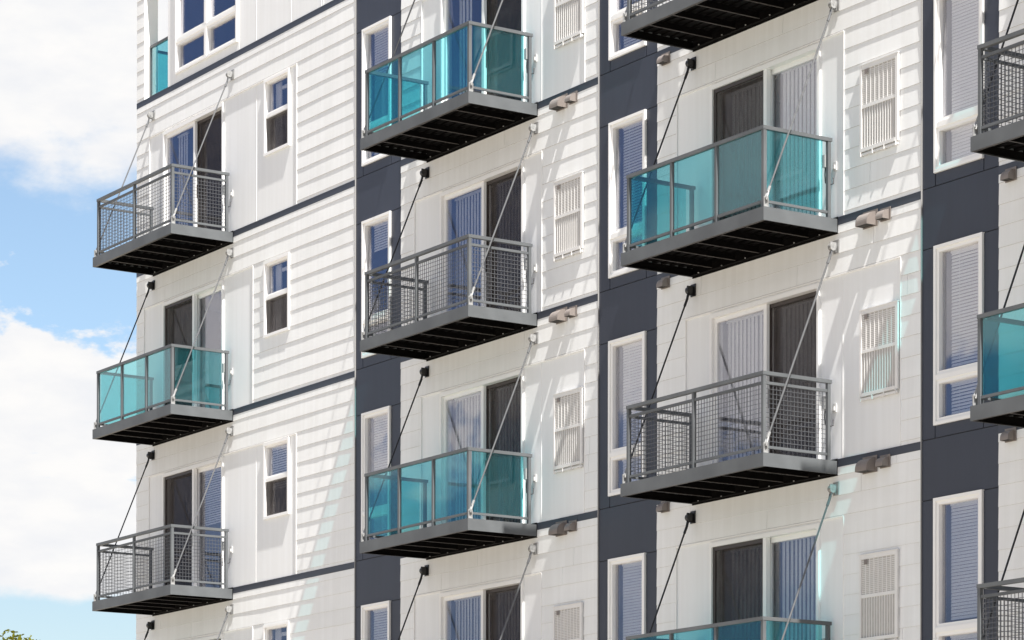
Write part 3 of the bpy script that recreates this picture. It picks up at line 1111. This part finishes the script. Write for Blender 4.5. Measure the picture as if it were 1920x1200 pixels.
# ------------------------------------------------------------------ tree beyond the corner
CAM = Vector((50.53, -24.9471, 1.6))
tx, ty = -18.9, 5.6
tree = empty('broadleaf_tree', (tx, ty, 0), 'yellow green treetop peeping up at the bottom corner below the clouds', 'tree')
mb = MB()
mb.tube([(0, 0, -0.05), (0.06, 0.02, 1.6), (0.02, -0.05, 3.4), (0.1, 0.0, 5.6), (0.05, 0.05, 7.6)], 0.20, 10, 0.04)
rt = random.Random(3)
limbs = []
for i in range(11):
    a = i * 2.4
    z = 2.6 + i * 0.42
    l = 2.5 - i * 0.13
    e = Vector((math.cos(a) * l, math.sin(a) * l, z + 1.5))
    mb.tube([(0.05, 0, z), (e.x * 0.5, e.y * 0.5, z + 0.9), tuple(e)], 0.07, 6, 0.015)
    limbs.append(e)
mb.build('trunk', 'bark', tree)
mb = MB()
centres = [(e, 1.05) for e in limbs] + [(Vector((rt.uniform(-1.5, 1.5), rt.uniform(-1.5, 1.5), rt.uniform(6.2, 8.9))), rt.uniform(0.6, 0.95)) for _ in range(12)]
centres += [(Vector((0.2, 0.1, 9.15)), 0.45), (Vector((0.75, 0.5, 8.9)), 0.42), (Vector((1.25, 0.9, 8.6)), 0.4), (Vector((0.45, 0.3, 9.0)), 0.5), (Vector((0.9, 0.62, 9.02)), 0.3)]
for c, r in centres:
    for _ in range(int(620 * r * r)):
        d = Vector((rt.gauss(0, 1), rt.gauss(0, 1), rt.gauss(0, 1))).normalized()
        p = c + d * r * (0.45 + 0.62 * rt.random() ** 0.6)
        u = Vector((rt.gauss(0, 1), rt.gauss(0, 1), rt.gauss(0, 0.6))).normalized()
        v = u.orthogonal().normalized()
        s = rt.uniform(0.05, 0.10)
        mb.face([p - u * s, p + v * s * 0.45, p + u * s, p - v * s * 0.45])
mb.build('crown', 'leaf', tree)

# ------------------------------------------------------------------ camera
yaw, pitch, roll, f, px, py = 0.98676521, 0.000352, 0.00130969, 5594.5655, 960.19, 1778.864
fw = Vector((-math.sin(yaw) * math.cos(pitch), math.cos(yaw) * math.cos(pitch), math.sin(pitch)))
r0 = Vector((math.cos(yaw), math.sin(yaw), 0))
u0 = r0.cross(fw)
r2 = r0 * math.cos(roll) + u0 * math.sin(roll)
u2 = u0 * math.cos(roll) - r0 * math.sin(roll)
cd = bpy.data.cameras.new('camera')
cam = bpy.data.objects.new('camera', cd)
COL.objects.link(cam)
mw = Matrix.Identity(4)
for i in range(3):
    mw[i][0], mw[i][1], mw[i][2], mw[i][3] = r2[i], u2[i], -fw[i], CAM[i]
cam.matrix_world = mw
cd.sensor_fit = 'HORIZONTAL'
cd.sensor_width = 36
cd.lens = f / 1920 * 36
cd.shift_x = (960 - px) / 1920
cd.shift_y = (py - 600) / 1920
cd.clip_start = 0.5
cd.clip_end = 3000
scene.camera = cam

# ------------------------------------------------------------------ light
sd = bpy.data.lights.new('sun', 'SUN')
sd.energy = 5.0
sd.angle = R(0.53)
sd.color = (1.0, 0.965, 0.915)
sun = bpy.data.objects.new('sun', sd)
COL.objects.link(sun)
sun.rotation_euler = SUN_VEC.to_track_quat('Z', 'Y').to_euler()
sun.location = (60, -20, 60)

world = bpy.data.worlds.new('World')
scene.world = world
world.use_nodes = True
nt = world.node_tree
nt.nodes.clear()
L = nt.links
out = N(nt, 'ShaderNodeOutputWorld')
bg = N(nt, 'ShaderNodeBackground')
bg.inputs['Strength'].default_value = 0.085
sky = N(nt, 'ShaderNodeTexSky', sky_type='NISHITA')
sky.sun_disc = False
sky.sun_elevation = math.asin(SUN_VEC.z)
sky.sun_rotation = math.atan2(SUN_VEC.x, SUN_VEC.y)
sky.air_density = 1.0
sky.dust_density = 0.25
sky.ozone_density = 1.5
tc = N(nt, 'ShaderNodeTexCoord')
sep = N(nt, 'ShaderNodeSeparateXYZ')
L.new(tc.outputs['Generated'], sep.inputs[0])


def math_n(op, a, b=None, c=None, clamp=False):
    n = N(nt, 'ShaderNodeMath', operation=op, use_clamp=clamp)
    for i, v in enumerate((a, b, c)):
        if v is None: continue
        if isinstance(v, (int, float)): n.inputs[i].default_value = v
        else: L.new(v, n.inputs[i])
    return n.outputs[0]


def smooth(v, a, b):
    n = N(nt, 'ShaderNodeMapRange', interpolation_type='SMOOTHSTEP')
    n.inputs['From Min'].default_value = a
    n.inputs['From Max'].default_value = b
    L.new(v, n.inputs['Value'])
    return n.outputs['Result']


def sky_noise(scale, detail, zs, rough=0.55, off=(0, 0, 0)):
    mp = N(nt, 'ShaderNodeMapping')
    mp.inputs['Scale'].default_value = (1, 1, zs)
    mp.inputs['Location'].default_value = off
    L.new(tc.outputs['Generated'], mp.inputs['Vector'])
    n = N(nt, 'ShaderNodeTexNoise')
    n.inputs['Scale'].default_value = scale
    n.inputs['Detail'].default_value = detail
    n.inputs['Roughness'].default_value = rough
    L.new(mp.outputs['Vector'], n.inputs['Vector'])
    return n.outputs['Fac']


e = sep.outputs['Z']
yv = sep.outputs['Y']
nb = sky_noise(16, 8, 2.0, 0.55, (0.3, 0.1, 0))
nf = sky_noise(48, 8, 2.0, 0.6, (1.3, 2.1, 0))
nmix = math_n('ADD', math_n('MULTIPLY', math_n('SUBTRACT', nb, 0.5), 0.075), math_n('MULTIPLY', math_n('SUBTRACT', nf, 0.5), 0.03))
en = math_n('ADD', e, nmix)
# heap clouds low over the horizon, their tops falling away with the azimuth
slope = math_n('MULTIPLY', math_n('MAXIMUM', math_n('SUBTRACT', yv, 0.40), -0.03), 0.22)
en_hi = math_n('ADD', en, slope)
heap = math_n('MULTIPLY', smooth(en_hi, 0.2115, 0.2055), smooth(math_n('ADD', e, math_n('MULTIPLY', nmix, 0.25)), 0.1135, 0.1185))
gapn = sky_noise(30, 6, 5.0, 0.5, (4.0, 0.2, 0.7))
heap = math_n('MULTIPLY', heap, smooth(gapn, 0.24, 0.36))
# the upper cloud sheet
upper = math_n('MULTIPLY', smooth(math_n('ADD', e, math_n('MULTIPLY', nmix, 0.75)), 0.243, 0.263), smooth(yv, -0.15, 0.25))
vein = sky_noise(5, 8, 1.6, 0.6, (2.2, 0.4, 1.0))
high = math_n('MULTIPLY', smooth(vein, 0.46, 0.62), smooth(e, 0.33, 0.45))
# over the ground the facade looks on to: a high bank to one side and a blue window low in it
yn = math_n('ADD', yv, math_n('MULTIPLY', math_n('SUBTRACT', nb, 0.5), 0.05))
bank = math_n('MULTIPLY', smooth(yn, -0.566, -0.590), math_n('MULTIPLY', smooth(en, 0.185, 0.205), smooth(e, 0.42, 0.34)))
hole = math_n('MULTIPLY', smooth(yn, -0.628, -0.640), math_n('MULTIPLY', smooth(e, 0.205, 0.192), smooth(e, 0.158, 0.168)))
front = smooth(yv, -0.1, -0.3)
gap2 = math_n('MULTIPLY', front, math_n('MULTIPLY', smooth(en, 0.174, 0.164), 0.9))
heap = math_n('MULTIPLY', heap, math_n('SUBTRACT', 1.0, math_n('MAXIMUM', hole, gap2)))
mask = math_n('MAXIMUM', math_n('MAXIMUM', math_n('MAXIMUM', heap, upper), bank), high, clamp=True)
shade_n = sky_noise(34, 7, 2.6, 0.55, (0.7, 3.0, 0.2))
crp = N(nt, 'ShaderNodeValToRGB')
crp.color_ramp.elements[0].position = 0.32
crp.color_ramp.elements[1].position = 0.62
CL = 4.6
crp.color_ramp.elements[0].color = (0.90 * CL, 0.91 * CL, 0.94 * CL, 1)
crp.color_ramp.elements[1].color = (1.0 * CL, 0.99 * CL, 0.98 * CL, 1)
L.new(shade_n, crp.inputs['Fac'])
mx = N(nt, 'ShaderNodeMix', data_type='RGBA')
L.new(mask, mx.inputs['Factor'])
# sky darkened ahead of the facade to deepen its reflections, dimmed at the horizon
deep = N(nt, 'ShaderNodeMix', data_type='RGBA')
L.new(smooth(yv, -0.05, -0.40), deep.inputs['Factor'])
deep.inputs[6].default_value = (0.865, 0.845, 0.80, 1)
deep.inputs[7].default_value = (0.33, 0.36, 0.47, 1)
low = N(nt, 'ShaderNodeMix', data_type='RGBA')
L.new(smooth(e, 0.20, 0.10), low.inputs['Factor'])
low.inputs[6].default_value = (1, 1, 1, 1)
low.inputs[7].default_value = (0.80, 0.78, 0.78, 1)
m1 = N(nt, 'ShaderNodeMix', data_type='RGBA', blend_type='MULTIPLY')
m1.inputs['Factor'].default_value = 1
L.new(deep.outputs[2], m1.inputs[6])
L.new(low.outputs[2], m1.inputs[7])
m2 = N(nt, 'ShaderNodeMix', data_type='RGBA', blend_type='MULTIPLY')
m2.inputs['Factor'].default_value = 1
L.new(sky.outputs['Color'], m2.inputs[6])
L.new(m1.outputs[2], m2.inputs[7])
L.new(m2.outputs[2], mx.inputs[6])
L.new(crp.outputs['Color'], mx.inputs[7])
L.new(mx.outputs[2], bg.inputs['Color'])
L.new(bg.outputs[0], out.inputs['Surface'])

# ------------------------------------------------------------------ render settings
vs = scene.view_settings
scene.display_settings.display_device = 'sRGB'
vs.view_transform = 'Standard'
vs.look = 'None'
vs.gamma = 1.0
vs.use_curve_mapping = False
vs.exposure = 1.34
cy = scene.cycles
cy.max_bounces = 8
cy.diffuse_bounces = 4
cy.glossy_bounces = 4
cy.transmission_bounces = 8
cy.transparent_max_bounces = 24
cy.sample_clamp_indirect = 6
cy.use_denoising = True
try:
    cy.denoiser = 'OPENIMAGEDENOISE'
    cy.denoising_input_passes = 'RGB_ALBEDO_NORMAL'
except Exception:
    pass
